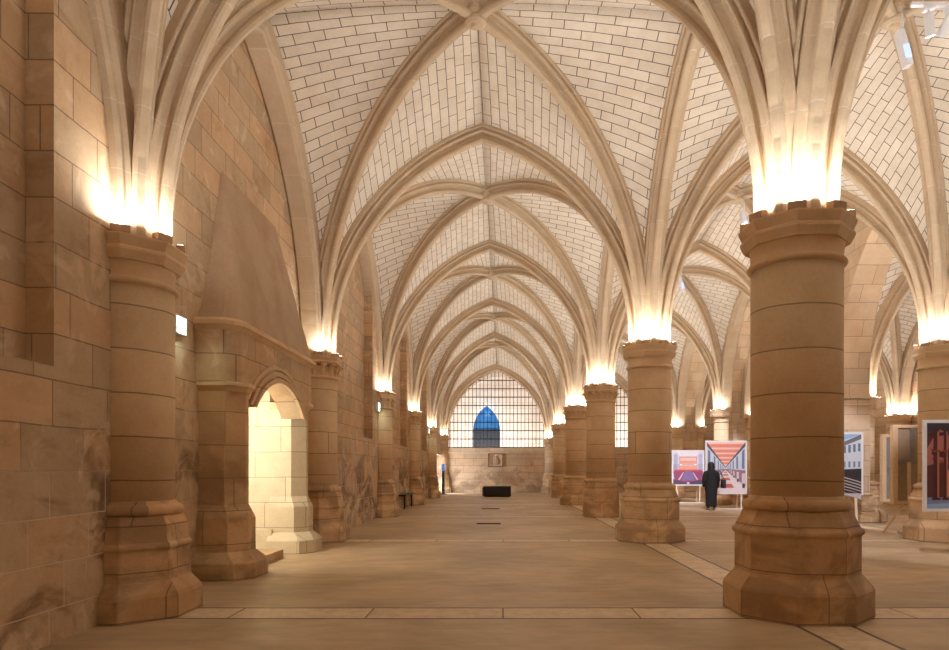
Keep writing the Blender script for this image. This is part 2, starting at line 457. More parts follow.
# ------------------------------------------------------------------ vaults
PROF = [(-0.045, 0.0), (-0.078, 0.02), (-0.088, 0.055), (-0.068, 0.08), (-0.032, 0.10), (-0.03, 0.145), (-0.07, 0.175), (-0.12, 0.17), (-0.155, 0.165), (-0.175, 0.18), (-0.175, 0.20), (-0.145, 0.22), (-0.145, 0.245), (-0.215, 0.24), (-0.225, 0.255), (-0.235, 0.60)]
PROF = [(u * 0.86, v) for u, v in PROF]
PROF_D = [(u * 0.92, v * 1.05) for u, v in PROF]
PROF_W = [(-0.15, 0.0), (-0.18, 0.03), (-0.18, 0.08), (-0.22, 0.11), (-0.235, 0.25), (-0.235, 0.6)]
def half_arc(S, A, r0=0.42, stilt=0.15, n=22):
    S = Vector(S); A = Vector(A)
    d = Vector((A.x - S.x, A.y - S.y, 0)); D = d.length; d.normalize()
    c = D - r0; a = A.z - S.z - stilt
    res = [(S + d * r0, -d)]
    if a >= c:
        Rr = (a * a + c * c) / (2 * c); tm = math.atan2(a, Rr - c)
    else: tm = PI / 2
    for i in range(n + 1):
        t = tm * i / n
        if a >= c:
            h = r0 + Rr - Rr * math.cos(t); z = Rr * math.sin(t); N_ = -d * math.cos(t) + Vector((0, 0, math.sin(t)))
        else:
            h = r0 + c * (1 - math.cos(t)); z = a * math.sin(t); N_ = (-d * (math.cos(t) / c) + Vector((0, 0, math.sin(t) / a))).normalized()
        P = S + d * h; P.z = S.z + stilt + z
        if i == n: N_ = Vector((0, 0, 1.0 / max(0.5, N_.z)))
        res.append((P, N_))
    return res, d

def sweep(mb, path, d, prof):
    lat = Vector((-d.y, d.x, 0))
    full = prof + [(-u, v) for u, v in prof[::-1]]
    k = len(full); vs = []; fs = []
    for P, N_ in path:
        vs += [P + lat * u + N_ * v for u, v in full]
    for i in range(len(path) - 1):
        fs += [(i * k + j, i * k + (j + 1) % k, (i + 1) * k + (j + 1) % k, (i + 1) * k + j) for j in range(k)]
    mb.add(vs, fs)

def rib(name, S0, A, S1, prof, parent, end_r0=0.42):
    mb = MB()
    for S in (S0, S1):
        p, d = half_arc(S, A); sweep(mb, p, d, prof)
    return mb.build(name, M['rib'], parent)

EXT = 0.275
def bay(c00, c10, c01, c11, apex=APEX, boss=BOSS, apex_y0=None, apex_y1=None, own_x1=False, own_y1=False, wall_x0=False, wall_x1=False):
    """c00 near-left, c10 near-right, c01 far-left, c11 far-right; each (x, y, spring z)"""
    C = [Vector(c) for c in (c00, c10, c11, c01)]
    ctr = sum(C, Vector()) / 4; ctr.z = boss
    sides = []
    ap = [apex_y0 or apex, apex, apex_y1 or apex, apex]
    for i in range(4):
        A = (C[i] + C[(i + 1) % 4]) / 2; A.z = ap[i]; sides.append(A)
    vs = []; fs = []; uvs = []
    NS = 8
    for i in range(4):
        a_ap = sides[i]
        for k, S in enumerate((C[i], C[(i + 1) % 4])):
            pa, da = half_arc(S, a_ap); pd, dd = half_arc(S, ctr)
            mid = (ctr - a_ap); mid.z = 0; inward = mid.normalized()
            o = len(vs); arc = 0; n = len(pa)
            prev = None
            ap_top = pa[-1][0] + pa[-1][1] * EXT
            total = sum(((pa[j + 1][0] + pa[j + 1][1] * EXT) - (pa[j][0] + pa[j][1] * EXT)).length for j in range(n - 1))
            for j in range(n):
                Pa = pa[j][0] + pa[j][1] * EXT; Pd = pd[j][0] + pd[j][1] * EXT
                if prev is not None: arc += (Pa - prev).length
                prev = Pa
                for s in range(NS + 1):
                    t = s / NS
                    P = Pa.lerp(Pd, t); P.z += 0.05 * math.sin(PI * t) * (j / (n - 1))
                    vs.append(P)
                    uu = (P - a_ap).dot(inward)
                    sgn = 1 if k == 0 else -1
                    uvs.append((uu + 50 + 0.26 * (k), (total - arc) * sgn + 60 + 0.1))
            for j in range(n - 1):
                for s in range(NS):
                    q = (o + j * (NS + 1) + s, o + j * (NS + 1) + s + 1, o + (j + 1) * (NS + 1) + s + 1, o + (j + 1) * (NS + 1) + s)
                    fs.append(q if k == 1 else q[::-1])
    mb = MB(); mb.add(vs, fs, 0, True)
    root = mb.build('ceiling', M['web'], uvs=uvs); tag(root, kind='structure')
    sol = root.modifiers.new('thickness', 'SOLIDIFY'); sol.thickness = 0.12; sol.offset = 1
    rib('diagonal_rib', C[0], ctr, C[2], PROF_D, root)
    rib('diagonal_rib', C[1], ctr, C[3], PROF_D, root)
    rib('transverse_rib', C[0], sides[0], C[1], PROF, root)
    if own_y1: rib('transverse_rib', C[3], sides[2], C[2], PROF, root)
    rib('wall_rib' if wall_x0 else 'arcade_rib', C[0], sides[3], C[3], PROF_W if wall_x0 else PROF, root)
    if own_x1: rib('wall_rib' if wall_x1 else 'arcade_rib', C[1], sides[1], C[2], PROF_W if wall_x1 else PROF, root)
    k = MB()
    k.lathe([(0.0, boss - 0.06), (0.12, boss - 0.06), (0.165, boss - 0.03), (0.165, boss + 0.02), (0.13, boss + 0.05), (0.19, boss + 0.1), (0.19, boss + 0.42)], 16, ctr.x, ctr.y)
    k.lathe([(0.0, boss - 0.1), (0.05, boss - 0.095), (0.075, boss - 0.06), (0.075, boss - 0.03)], 10, ctr.x, ctr.y)
    k.build('keystone', M['rib'], root)
    return root

Y3 = {-1: -6.9, 0: 0, 1: 6.9, 2: 13.8, 3: 18.9, 4: 27.9, 5: 34.9, 6: YEND}     # column lines of the third aisle
def p3(n):                                                                    # left corners of the third aisle
    return (X3 if n <= 2 else 10.0, Y3[n], Z1 if n <= 2 else (3.36 if n == 3 else 3.55))
def s3(n): return {3: Z1, 4: 3.80, 5: 3.50, 6: 3.26}.get(n, Z1)
for n in range(-1, 6):
    y0, y1 = n * L, (n + 1) * L
    last = n == 5
    ay1 = 7.55 if last else None
    bay((XL, y0, zl(n)), (X1, y0, z1(n)), (XL, y1, zl(n + 1)), (X1, y1, z1(n + 1)), apex_y1=ay1, own_y1=last, wall_x0=True)
    xq0 = X3 if n <= 2 else 9.05; xq1 = X3 if n + 1 <= 2 else 9.05
    bay((X1, y0, z1(n)), (xq0, y0, s3(n)), (X1, y1, z1(n + 1)), (xq1, y1, s3(n + 1)), apex_y1=ay1, own_y1=last, own_x1=n >= 2, wall_x1=n >= 3)
    a, c = p3(n), p3(n + 1)
    bay(a, (XR, Y3[n], 3.6), c, (XR, Y3[n + 1], 3.6), own_y1=last, own_x1=True, wall_x1=True, wall_x0=n >= 3, apex_y1=7.6 if last else None)

# ------------------------------------------------------------------ columns
def leafy(mb, r, z0, z1, n=16):
    for k in range(n):
        a = 2 * PI * (k + 0.5) / n; ca, sa = math.cos(a), math.sin(a); w_ = 0.075
        pr = [(r - 0.005, z0), (r + 0.03, z0 + (z1 - z0) * 0.45), (r + 0.10, z1 - 0.03), (r + 0.12, z1 - 0.07), (r + 0.09, z1 - 0.09), (r + 0.0, z0 + (z1 - z0) * 0.5)]
        ws = [0.35, 0.9, 0.8, 0.45, 0.3, 0.6]; vs = []
        for (rr, zz), q in zip(pr, ws):
            for s in (-1, 0, 1):
                rr2 = rr + (0.02 if s == 0 else 0)
                vs.append((rr2 * ca - s * w_ * q * sa, rr2 * sa + s * w_ * q * ca, zz))
        fs = []
        for i in range(len(pr) - 1):
            for s in range(2): fs.append((i * 3 + s, i * 3 + s + 1, i * 3 + s + 4, i * 3 + s + 3))
        fs.append((0, 3, 6, 9, 12, 15)[::-1]); fs.append((2, 5, 8, 11, 14, 17))
        mb.add(vs, fs)

def make_column(root, ztop, style='plain', base='octagon', cut=None, rs=0.485, low=0.0):
    K = 0.91
    class SMB(MB):
        def lathe(s, prof, *a_, **k_): return MB.lathe(s, [(r * K, z) for r, z in prof], *a_, **k_)
    """parts in the root's own frame"""
    b = SMB()
    if base == 'octagon':
        b.lathe([(0.79, 0), (0.79, 0.27), (0.775, 0.30), (0.67, 0.41), (0.66, 0.43), (0.66, 0.80), (0.69, 0.82), (0.69, 0.85), (0.655, 0.88), (0.60, 0.98), (0.575, 1.04), (0.57, 1.05)], 8)
    elif base == 'drum':
        b.lathe([(0.64, 0), (0.64, 0.42), (0.63, 0.45), (0.63, 0.80), (0.60, 0.84), (0.595, 0.92), (0.56, 1.05)], 8)
    elif base == 'respond':
        b.lathe([(0.78, 0), (0.78, 0.22), (0.76, 0.26), (0.65, 0.37), (0.64, 0.40), (0.64, 0.66), (0.665, 0.68), (0.665, 0.71), (0.635, 0.74), (0.61, 0.92), (0.58, 0.98), (0.57, 1.0)], 8)
    if base == 'respond': zt = 1.0
    else: zt = 1.05
    q = [(0.52, zt - 0.01)]
    for i in range(9):
        a = -PI / 2 + PI * i / 8; q.append((0.535 + 0.042 * math.cos(a), zt + 0.05 + 0.05 * math.sin(a)))
    q += [(0.515, zt + 0.105), (rs + 0.012, zt + 0.13), (rs, zt + 0.145)]
    b.lathe(q, 40, smooth=True)
    if cut: pass
    b.build('base', M['base'], root, cut=cut, bevel=0.012)
    s = SMB().lathe([(rs, zt + 0.14), (rs, ztop - 0.45)], 40, smooth=True)
    s.build('shaft', M['column'], root, cut=cut)
    c = SMB()
    zr = ztop - 0.42
    q = [(rs, zr - 0.04)]
    for i in range(7):
        a = -PI / 2 + PI * i / 6; q.append((rs + 0.005 + 0.035 * math.cos(a), zr + 0.0 + 0.03 * math.sin(a)))
    q += [(rs - 0.002, zr + 0.05), (rs + 0.005, ztop - 0.26), (rs + 0.03, ztop - 0.20)]
    c.lathe(q, 40, smooth=True)
    if style == 'plain':
        c.lathe([(0.555, ztop - 0.235), (0.60, ztop - 0.15), (0.60, ztop - 0.12), (0.575, ztop - 0.11), (0.615, ztop - 0.03), (0.62, ztop - 0.02), (0.62, ztop)], 8)
    else:
        leafy(c, rs * K, zr + 0.04, ztop - 0.12)
        c.lathe([(0.52, ztop - 0.17), (0.575, ztop - 0.14), (0.60, ztop - 0.12), (0.585, ztop - 0.10), (0.57, ztop - 0.085), (0.60, ztop - 0.03), (0.61, ztop)], 8)
    c.build('capital', M['capital'], root, cut=cut, bevel=0.006)
    return root

ORD = ['', 'first', 'second', 'third', 'fourth', 'fifth', 'sixth']
col_specs = []      # (x, y, ztop, label, who, style, base, cut, name)
lab1 = {-1: None, 0: None,
        1: 'massive round stone column on octagonal plinth, largest and nearest in the right foreground',
        2: 'round stone column with plain octagonal cap, directly left of the two small photo panels',
        3: 'stone column with leafy capital on straight drum base, third back in the right arcade',
        4: 'stone column with leafy capital on sloped octagonal plinth, fourth back in right arcade',
        5: 'small distant stone column, fifth back in the right arcade near the grated end wall',
        6: 'half column against the end wall at the right edge of the big grated arch'}
labL = {1: 'engaged round stone column in the left foreground, its wide base left of the fireplace',
        2: 'engaged stone column with leafy capital just beyond the lit fireplace',
        3: 'slim engaged stone column on the left wall, beyond the first arched recess',
        4: 'engaged column on left wall, fourth from the camera, past the dark wall bench',
        5: 'distant engaged column on left wall just before the daylit doorway',
        6: 'corner respond at the left edge of the grated end wall'}
def fixtures(cx, cy, z, who, skip=lambda a: False, real=8, w=1.0):
    """small uplight boxes on the capital, between the feet of the ribs"""
    out = []
    for k in range(8):
        a = PI / 8 + PI / 4 * k
        if skip(a): continue
        out.append(a)
    for a in out:
        o = uplight_proto[0]
        if o is None:
            o = empty('uplight', (0, 0, 0), 'x', 'light')
            MB().box(-0.045, 0.045, -0.085, 0.085, 0, 0.075).build('housing', M['copper'], o, bevel=0.006)
            MB().box(-0.03, 0.03, -0.07, 0.07, 0.0755, 0.079).build('lens', M['lens'], o)
            uplight_proto[0] = o
        else: o = clone(o)
        r = 0.495
        o.location = (cx + r * math.cos(a), cy + r * math.sin(a), z + 0.001); o.rotation_euler = (0, 0, a)
        tag(o, 'uplight box at %s of capital on %s' % (SIDES[int(math.degrees(a) // 45) % 8], who), 'light', 'uplights on the column capitals')
        p = (cx + (r) * math.cos(a), cy + (r) * math.sin(a), z + 0.095)
        t = (cx + (r + 0.15) * math.cos(a), cy + (r + 0.15) * math.sin(a), z + 1.0)
        lamp('uplight_lamp', 'AREA', p, UP_W * w, LAMP_COL, t, shape='RECTANGLE', size=0.06, size_y=0.14)
uplight_proto = [None]
SIDES = ['right-hand rear', 'rear right', 'rear left', 'left-hand rear', 'left-hand front', 'front left', 'front right', 'right-hand front']

def place(x, y, zt, label, who, name, style='plain', base='octagon', cut=None, skip=lambda a: False, w=1.0, rs=0.485):
    root = empty(name, (x, y, 0), label, 'column')
    make_column(root, zt, style, base, cut, rs)
    fixtures(x, y, zt, who, skip, w=w)
    return root

for n in range(0, 7):
    lab = lab1.get(n) or 'round stone column beside the camera, outside the picture on the right'
    who = {0: 'column beside the camera', 1: 'massive foreground column', 2: 'second arcade column', 3: 'third arcade column', 4: 'fourth arcade column', 5: 'fifth arcade column', 6: 'half column at the end wall'}[n]
    cut = [((0, 0.10, 0), (0, 1, 0))] if n == 6 else None
    place(X1, n * L, z1(n), lab, who, 'stone_column' if n < 6 else 'engaged_column', 'plain' if n < 3 else 'leaf', {3: 'drum', 5: 'drum'}.get(n, 'octagon'), cut, (lambda a: math.sin(a) > 0.1) if n == 6 else (lambda a: False))
for n in range(0, 7):
    lab = labL.get(n) or 'engaged stone column of the left wall beside the camera, outside the picture'
    who = {0: 'left wall column beside the camera', 1: 'engaged column in the left foreground', 2: 'engaged column beyond the fireplace', 3: 'third engaged column of the left wall', 4: 'fourth engaged column of the left wall', 5: 'fifth engaged column of the left wall', 6: 'left corner respond of the end wall'}[n]
    cut = [((0.085 if n != 2 and n != 1 else -0.1, 0, 0), (-1, 0, 0))]
    if n == 6: cut.append(((0, 0.10, 0), (0, 1, 0)))
    place(XL, n * L, zl(n), lab, who, 'engaged_column', 'plain' if n < 2 else 'leaf', 'respond', cut,
          (lambda a: math.cos(a) < 0.1 or math.sin(a) > 0.1) if n == 6 else (lambda a: math.cos(a) < 0.1), w=0.65)
# third row
place(X3, 2 * L, Z1, 'octagonal-based stone column at the right edge, behind the largest photo board', 'column behind the largest photo board', 'stone_column')
place(X3, 1 * L, Z1, 'round stone column outside the picture, right of the largest photo board', 'column right of the picture', 'stone_column')
for n in (3, 4, 5):
    place(9.05, n * L, s3(n), 'engaged column on the near side of the heavy arcade, %s' % {3: 'hidden behind the foreground column', 4: 'between the big red-ceiling photo and the foreground column', 5: 'above the theatre photo'}[n],
          'engaged column %s' % {3: 'behind the foreground column', 4: 'above the big red-ceiling photo', 5: 'above the theatre photo'}[n], 'engaged_column', 'plain', 'respond', [((0.088, 0, 0), (1, 0, 0))], lambda a: math.cos(a) > 0.1, rs=0.42)
for n in (3, 4, 5):
    x, y, z = p3(n)
    place(x, y, z, 'engaged column on the far side of the heavy arcade, %s' % {3: 'right of the amphitheatre photo', 4: 'second along it', 5: 'last along it'}[n],
          'far side of heavy arcade, %s respond' % ORD[n - 2], 'engaged_column', 'plain', 'respond', [((-0.018, 0, 0), (-1, 0, 0))], lambda a: math.cos(a) < -0.1, rs=0.42)
for n in (1, 2, 3, 4, 5):
    place(XR, Y3[n], 3.6, 'engaged column on the far right wall, %s from the camera' % ORD[n], '%s engaged column of the right wall' % ORD[n], 'engaged_column', 'plain', 'respond',
          [((0.295, 0, 0), (1, 0, 0))], lambda a: math.cos(a) > 0.5)

# ------------------------------------------------------------------ fireplace
fp = empty('fireplace', (-4.0, 10.6, 0), 'medieval stone fireplace with lit arched opening and tall plaster hood on left wall', 'fireplace')
FL = Vector((-4.0, 10.6, 0))
def fb(mb, name, mat, **kw):
    mb.v = [p - FL for p in mb.v]
    return mb.build(name, mat, fp, **kw)
def prism(mb, poly, z0, z1, poly2=None, mi=0):
    poly2 = poly2 or poly; n = len(poly)
    vs = [(x, y, z0) for x, y in poly] + [(x, y, z1) for x, y in poly2]
    fs = [tuple(range(n))[::-1], tuple(range(n, 2 * n))] + [(i, (i + 1) % n, (i + 1) % n + n, i + n) for i in range(n)]
    mb.add(vs, fs, mi)
def jamb_poly(y0, y1, e=0.0, back=-4.07):
    xf = -3.50 + e; ch = 0.2
    return [(back, y0 - e), (xf - ch, y0 - e), (xf, y0 - e + ch + 0.03), (xf, y1 + e - ch - 0.03), (xf - ch, y1 + e), (back, y1 + e)]
for (y0, y1) in ((8.93, 9.50), (FY1, 12.32)):
    j = MB()
    prism(j, jamb_poly(y0, y1), 0.9, 2.62)
    prism(j, jamb_poly(y0, y1, 0.07), 0.36, 0.80); prism(j, jamb_poly(y0, y1, 0.07), 0.80, 0.98, jamb_poly(y0, y1, 0.0))
    prism(j, jamb_poly(y0, y1, 0.20), 0.0, 0.22); prism(j, jamb_poly(y0, y1, 0.20), 0.22, 0.36, jamb_poly(y0, y1, 0.07))
    fb(j, 'jamb', M['base'] if y0 < 9 else M['hearth'], bevel=0.008)
    c = MB()
    prism(c, jamb_poly(y0, y1, 0.01), 2.50, 2.56, jamb_poly(y0, y1, 0.06)); prism(c, jamb_poly(y0, y1, 0.07), 2.56, 2.62)
    fb(c, 'jamb_cap', M['column'], bevel=0.008)
# mantel: front with segmental arch, rounded near corner
def seg(y0, y1, zs, zc, n=16):
    c = (y1 - y0) / 2; h = zc - zs; Rr = (c * c + h * h) / (2 * h); a = math.asin(c / Rr)
    return [((y0 + y1) / 2 + Rr * math.sin(-a + 2 * a * i / n), zs + Rr * math.cos(-a + 2 * a * i / n) - Rr * math.cos(a)) for i in range(n + 1)]
fm = MB()
arc = seg(FY0, FY1, 2.33, 2.80)
fm.plate([[(9.2, 2.62), (FY0, 2.62), (FY0, 2.33)] + arc[1:-1] + [(FY1, 2.33), (FY1, 2.62), (12.3, 2.62), (12.3, 3.38), (9.2, 3.38)]], lambda u, v, t: (-3.52 - t, u, v), 0.35)
cor = [(-4.07, 8.85)] + [(-3.80 + 0.28 * math.sin(PI / 2 * i / 6), 9.13 - 0.28 * math.cos(PI / 2 * i / 6)) for i in range(7)] + [(-3.52, 9.2), (-4.07, 9.2)]
prism(fm, cor, 2.62, 3.38)
prism(fm, [(-4.07, 12.3), (-3.52, 12.3), (-3.52, 12.36), (-4.07, 12.36)], 2.62, 3.38)
fb(fm, 'mantel', M['wall'], bevel=0.004)
for (e, zc, zs, dd) in ((0.0, 2.80, 2.33, 0.05), (0.10, 2.90, 2.36, 0.035), (0.20, 3.0, 2.42, 0.02)):
    am = MB(); a0 = seg(FY0 - e, FY1 + e, zs, zc, 20); a1 = seg(FY0 - e - 0.07, FY1 + e + 0.07, zs, zc + 0.07, 20)
    am.plate([a0 + a1[::-1]], lambda u, v, t: (-3.52 + dd - t, u, v), dd - 0.0005)
    fb(am, 'arch_moulding', M['column'], bevel=0.008)
def ledge(e):
    return [(-4.07, 8.85 - e)] + [(-3.80 + (0.28 + e) * math.sin(PI / 2 * i / 6), 9.13 - (0.28 + e) * math.cos(PI / 2 * i / 6)) for i in range(7)] + [(-3.52 + e, 12.36 + e), (-4.07, 12.36 + e)]
ml = MB(); prism(ml, ledge(0.005), 3.30, 3.36, ledge(0.06)); prism(ml, ledge(0.075), 3.36, 3.42); prism(ml, ledge(0.06), 3.42, 3.46, ledge(0.02))
fb(ml, 'mantel_moulding', M['column'], bevel=0.006)
hd = MB()
NS = 12; rings = []
for i in range(NS + 1):
    t = i / NS; z = 3.46 + (5.82 - 3.46) * t
    k = t ** 0.85
    xf = -3.50 + (-4.055 + 3.50) * t
    y0 = 8.88 + (9.66 - 8.88) * (t ** 0.7); y1 = 12.30 + (11.93 - 12.30) * t
    rc = 0.28 * (1 - t) + 0.02
    ring = [(-4.075, y0)] + [(min(xf - rc + rc * math.sin(PI / 2 * j / 5), xf), y0 + rc - rc * math.cos(PI / 2 * j / 5)) for j in range(6)] + [(xf, y1), (-4.075, y1)]
    ring = [(max(x, -4.075), y) for x, y in ring]
    rings += [(x, y, z) for x, y in ring]
k = len(ring)
hd.add(rings, [(i * k + j, i * k + (j + 1) % k, (i + 1) * k + (j + 1) % k, (i + 1) * k + j) for i in range(NS) for j in range(k)] + [tuple(range(k))[::-1], tuple(NS * k + j for j in range(k))])
fb(hd, 'hood', M['plaster'])
# firebox behind the opening
fx = MB()
fx.box(-5.5, -5.3, FY0 - 0.3, FY1 + 0.3, 0, 3.4); fx.box(-5.3, -4.07, FY1, FY1 + 0.28, 0, 3.4); fx.box(-5.3, -4.07, FY0 - 0.28, FY0, 0, 3.4)
fx.box(-5.5, -4.07, FY0 - 0.3, FY1 + 0.3, 3.2, 3.4)
fx.box(-5.3, -4.0, FY1 - 0.12, FY1 + 0.01, 0, 0.42); fx.box(-5.3, -4.0, FY1 - 0.06, FY1 + 0.01, 0.42, 0.85)
fb(fx, 'firebox', M['hearth'])
hs = MB().box(-4.5, -3.62, 9.72, 11.1, 0, 0.14); fb(hs, 'hearth_step', M['base'], bevel=0.012)
fl = empty('floodlight', (-4.75, 9.75, 2.35), 'small floodlight hidden inside the fireplace behind its near jamb', 'light')
MB().box(-0.12, 0.12, -0.08, 0.05, -0.09, 0.09).build('housing', M['iron'], fl, bevel=0.01)
MB().box(-0.1, 0.1, 0.051, 0.056, -0.07, 0.07).build('lens', M['lens'], fl)
lamp('floodlight_lamp', 'AREA', (-4.75, 9.84, 2.35), 95, (1.0, 0.93, 0.76), (-4.45, 11.75, 1.2), shape='RECTANGLE', size=0.25, size_y=0.25)

# ------------------------------------------------------------------ grilles of the end wall, pale room behind
def grille(a, label, x_step=0.232, z_step=0.52):
    o = empty('window_grille', ((a[0] + a[1]) / 2, YEND + 0.4, a[2]), label, 'grille', 'iron grilles of the end wall')
    ox, oy, oz = o.location
    def top(x):
        c = (a[1] - a[0]) / 2; aa = a[4] - a[3]; Rr = max((aa * aa + c * c) / (2 * c), c)
        um = (a[0] + a[1]) / 2; h = abs(x - um) + (Rr - c)
        return a[3] + math.sqrt(max(0, Rr * Rr - h * h))
    v = MB(); x = a[0] + x_step * 0.6
    while x < a[1]:
        v.bar((x - ox, 0, 0.02), (x - ox, 0, top(x) - oz), 0.035); x += x_step
    v.build('upright_bars', M['iron'], o)
    h = MB(); z = a[2] + 0.05
    while z < a[4] - 0.1:
        if z <= a[3]: x0, x1 = a[0], a[1]
        else:
            c = (a[1] - a[0]) / 2; aa = a[4] - a[3]; Rr = max((aa * aa + c * c) / (2 * c), c)
            w_ = math.sqrt(max(0, Rr * Rr - (z - a[3]) ** 2)) - (Rr - c); x0, x1 = (a[0] + a[1]) / 2 - w_, (a[0] + a[1]) / 2 + w_
        h.box(x0 - ox + 0.01, x1 - ox - 0.01, -0.03, 0.03, z - oz - 0.025, z - oz + 0.025); z += z_step
    h.build('cross_bars', M['iron'], o)
grille(ARCHES[0], 'big pointed black iron grille filling the arch above the end wall')
grille(ARCHES[1], 'black iron grille glimpsed between the second and third arcade columns')
w = MB()
w.plate([[(-5, 0), (14, 0), (14, 9), (-5, 9)], pointed(-2.05, -0.2, 2.2, 4.1, 5.8)[::-1]], lambda u, v, t: (u, 46.0 + t, v), 0.5)
w.box(-5.2, -4.9, YEND + 0.62, 46, 0, 9); w.box(13.9, 14.2, YEND + 0.62, 46, 0, 9); w.box(-5.2, 14.2, YEND + 0.62, 46.5, 8.8, 9.0)
w.box(-3.6, -3.2, 45.6, 46.0, 0, 6.2)
w.plate([pointed(-3.6, 2.9, None, 4.6, 8.2)[0:] + pointed(-3.2, 2.5, None, 4.6, 7.7)[::-1]], lambda u, v, t: (u, 45.7 + t, v), 0.3)
w.box(2.5, 2.9, 45.6, 46.0, 0, 6.2)
tag(w.build('wall_far_room', M['white_room']), kind='structure')
wd = MB().plate([pointed(-2.05, -0.2, 4.15, 4.2, 5.8)], lambda u, v, t: (u, 46.35 + t, v), 0.05).build('window_1', M['blue_glass']); tag(wd, kind='structure')
dr = MB()
dr.box(-2.05, -0.2, 46.2, 46.28, 2.2, 4.15)
for i in range(9): dr.box(-2.03 + i * 0.225, -1.99 + i * 0.225, 46.15, 46.2, 2.2, 4.15)
dr.box(-2.05, -0.2, 46.12, 46.2, 4.05, 4.15)
tag(dr.build('door_1', M['door_dark']), kind='structure')
lamp('far_room_lamp', 'AREA', (-1.0, 42.6, 2.1), 420, (1.0, 0.93, 0.87), (-1.0, 46, 5.5), shape='RECTANGLE', size=5.5, size_y=0.3)
lamp('far_room_lamp', 'AREA', (7.5, 42.6, 2.1), 420, (1.0, 0.93, 0.87), (7.5, 46, 5.0), shape='RECTANGLE', size=5.0, size_y=0.3)
lamp('blue_lamp', 'POINT', (-1.1, 45.55, 5.3), 22, (0.25, 0.6, 1.0), shadow_soft_size=0.1)

# plaque on the end wall
pq = empty('wall_relief', (-0.45, YEND + 0.12, 2.0), 'small square carved relief on the end wall under the grille', 'relief')
f_ = MB().box(-0.47, 0.47, -0.05, 0.0, -0.42, 0.42).build('backing', M['arcade'], pq, bevel=0.01)
f_ = MB()
for q in ((-0.47, -0.41, -0.42, 0.42), (0.41, 0.47, -0.42, 0.42)): f_.box(q[0], q[1], -0.10, -0.05, q[2], q[3])
f_.box(-0.41, 0.41, -0.10, -0.05, 0.36, 0.42); f_.box(-0.41, 0.41, -0.10, -0.05, -0.42, -0.36)
f_.build('frame', plain('dark_carved_frame', (0.20, 0.10, 0.06), 0.7), pq)
f_ = MB().lathe([(0.0, -0.28), (0.2, -0.25), (0.2, 0.0), (0.1, 0.1), (0.12, 0.2), (0.0, 0.3)], 12, 0.05, -0.07, ey=0.35)
f_.box(-0.33, -0.22, -0.09, -0.05, -0.3, 0.3)
f_.build('carving', plain('carved_stone', (0.42, 0.28, 0.19), 0.8), pq)

# daylit doorway at the end of the left wall with an information stand before it
d = MB().box(-4.82, -4.76, DOOR[0], DOOR[1], 0, 2.3).build('door_2', M['day']); tag(d, kind='structure')
lamp('door_daylight', 'AREA', (-4.6, 39.3, 1.3), 260, (0.85, 0.9, 1.0), (0, 38.5, 0), shape='RECTANGLE', size=2.2, size_y=1.9)
st = empty('information_stand', (-3.42, 38.6, 0), 'slim dark information stand with blue top beside the daylit doorway', 'stand')
MB().box(-0.06, 0.06, -0.3, 0.3, 0.04, 1.35).build('panel', M['blackbox'], st, bevel=0.01)
MB().box(-0.07, 0.07, -0.3, 0.3, 1.352, 1.75).build('screen', plain('blue_screen', (0.08, 0.16, 0.5), 0.4, 0, 0.1, 0.6, (0.15, 0.3, 0.9), bump=0), st)
MB().box(-0.18, 0.18, -0.34, 0.34, 0, 0.04).build('foot', M['blackbox'], st, bevel=0.01)

# low black box in front of the end wall, wall bench, floor grates
bx = empty('bench', (-0.32, 35.3, 0), 'low black rectangular bench standing on the floor before the end wall', 'bench')
MB().box(-0.70, 0.74, -0.3, 0.3, 0.03, 0.56).build('seat_block', M['blackbox'], bx, bevel=0.03)
MB().box(-0.76, -0.705, -0.27, 0.27, 0.05, 0.5).build('side_panel', plain('grey_panel', (0.12, 0.12, 0.11), 0.6), bx, bevel=0.01)
MB().box(-0.62, 0.66, -0.24, 0.24, 0, 0.03).build('foot', M['iron'], bx)
bn = empty('wall_bench', (-3.78, 25.4, 0), 'small dark bench against the left wall between two engaged columns', 'bench')
MB().box(-0.27, 0.27, -1.1, 1.1, 0.47, 0.53).build('seat', M['blackbox'], bn, bevel=0.01)
for sy in (-0.95, 0.95):
    for sx in (-0.2, 0.2):
        MB().bar((sx, sy, 0), (sx, sy, 0.47), 0.045).build('leg', M['iron'], bn)
MB().box(-0.285, -0.25, -1.1, 1.1, 0.53, 0.75).build('backrest', M['blackbox'], bn, bevel=0.01)
for (gx, gy, lb) in ((-0.45, 24.6, 'dark floor grate in the middle of the nave, the farther of two'), (-0.38, 17.9, 'dark floor grate in the middle of the nave, the nearer of two')):
    g = empty('floor_grate', (gx, gy, 0), lb, 'grate', 'floor grates')
    q = MB(); q.box(-0.32, 0.32, -0.13, -0.11, 0.001, 0.014); q.box(-0.32, 0.32, 0.11, 0.13, 0.001, 0.014)
    for i in range(17): q.box(-0.32 + i * 0.0392, -0.308 + i * 0.0392, -0.11, 0.11, 0.001, 0.012)
    q.build('bars', M['iron'], g)
    MB().box(-0.31, 0.31, -0.11, 0.11, 0.0005, 0.003).build('pan', M['blackbox'], g)

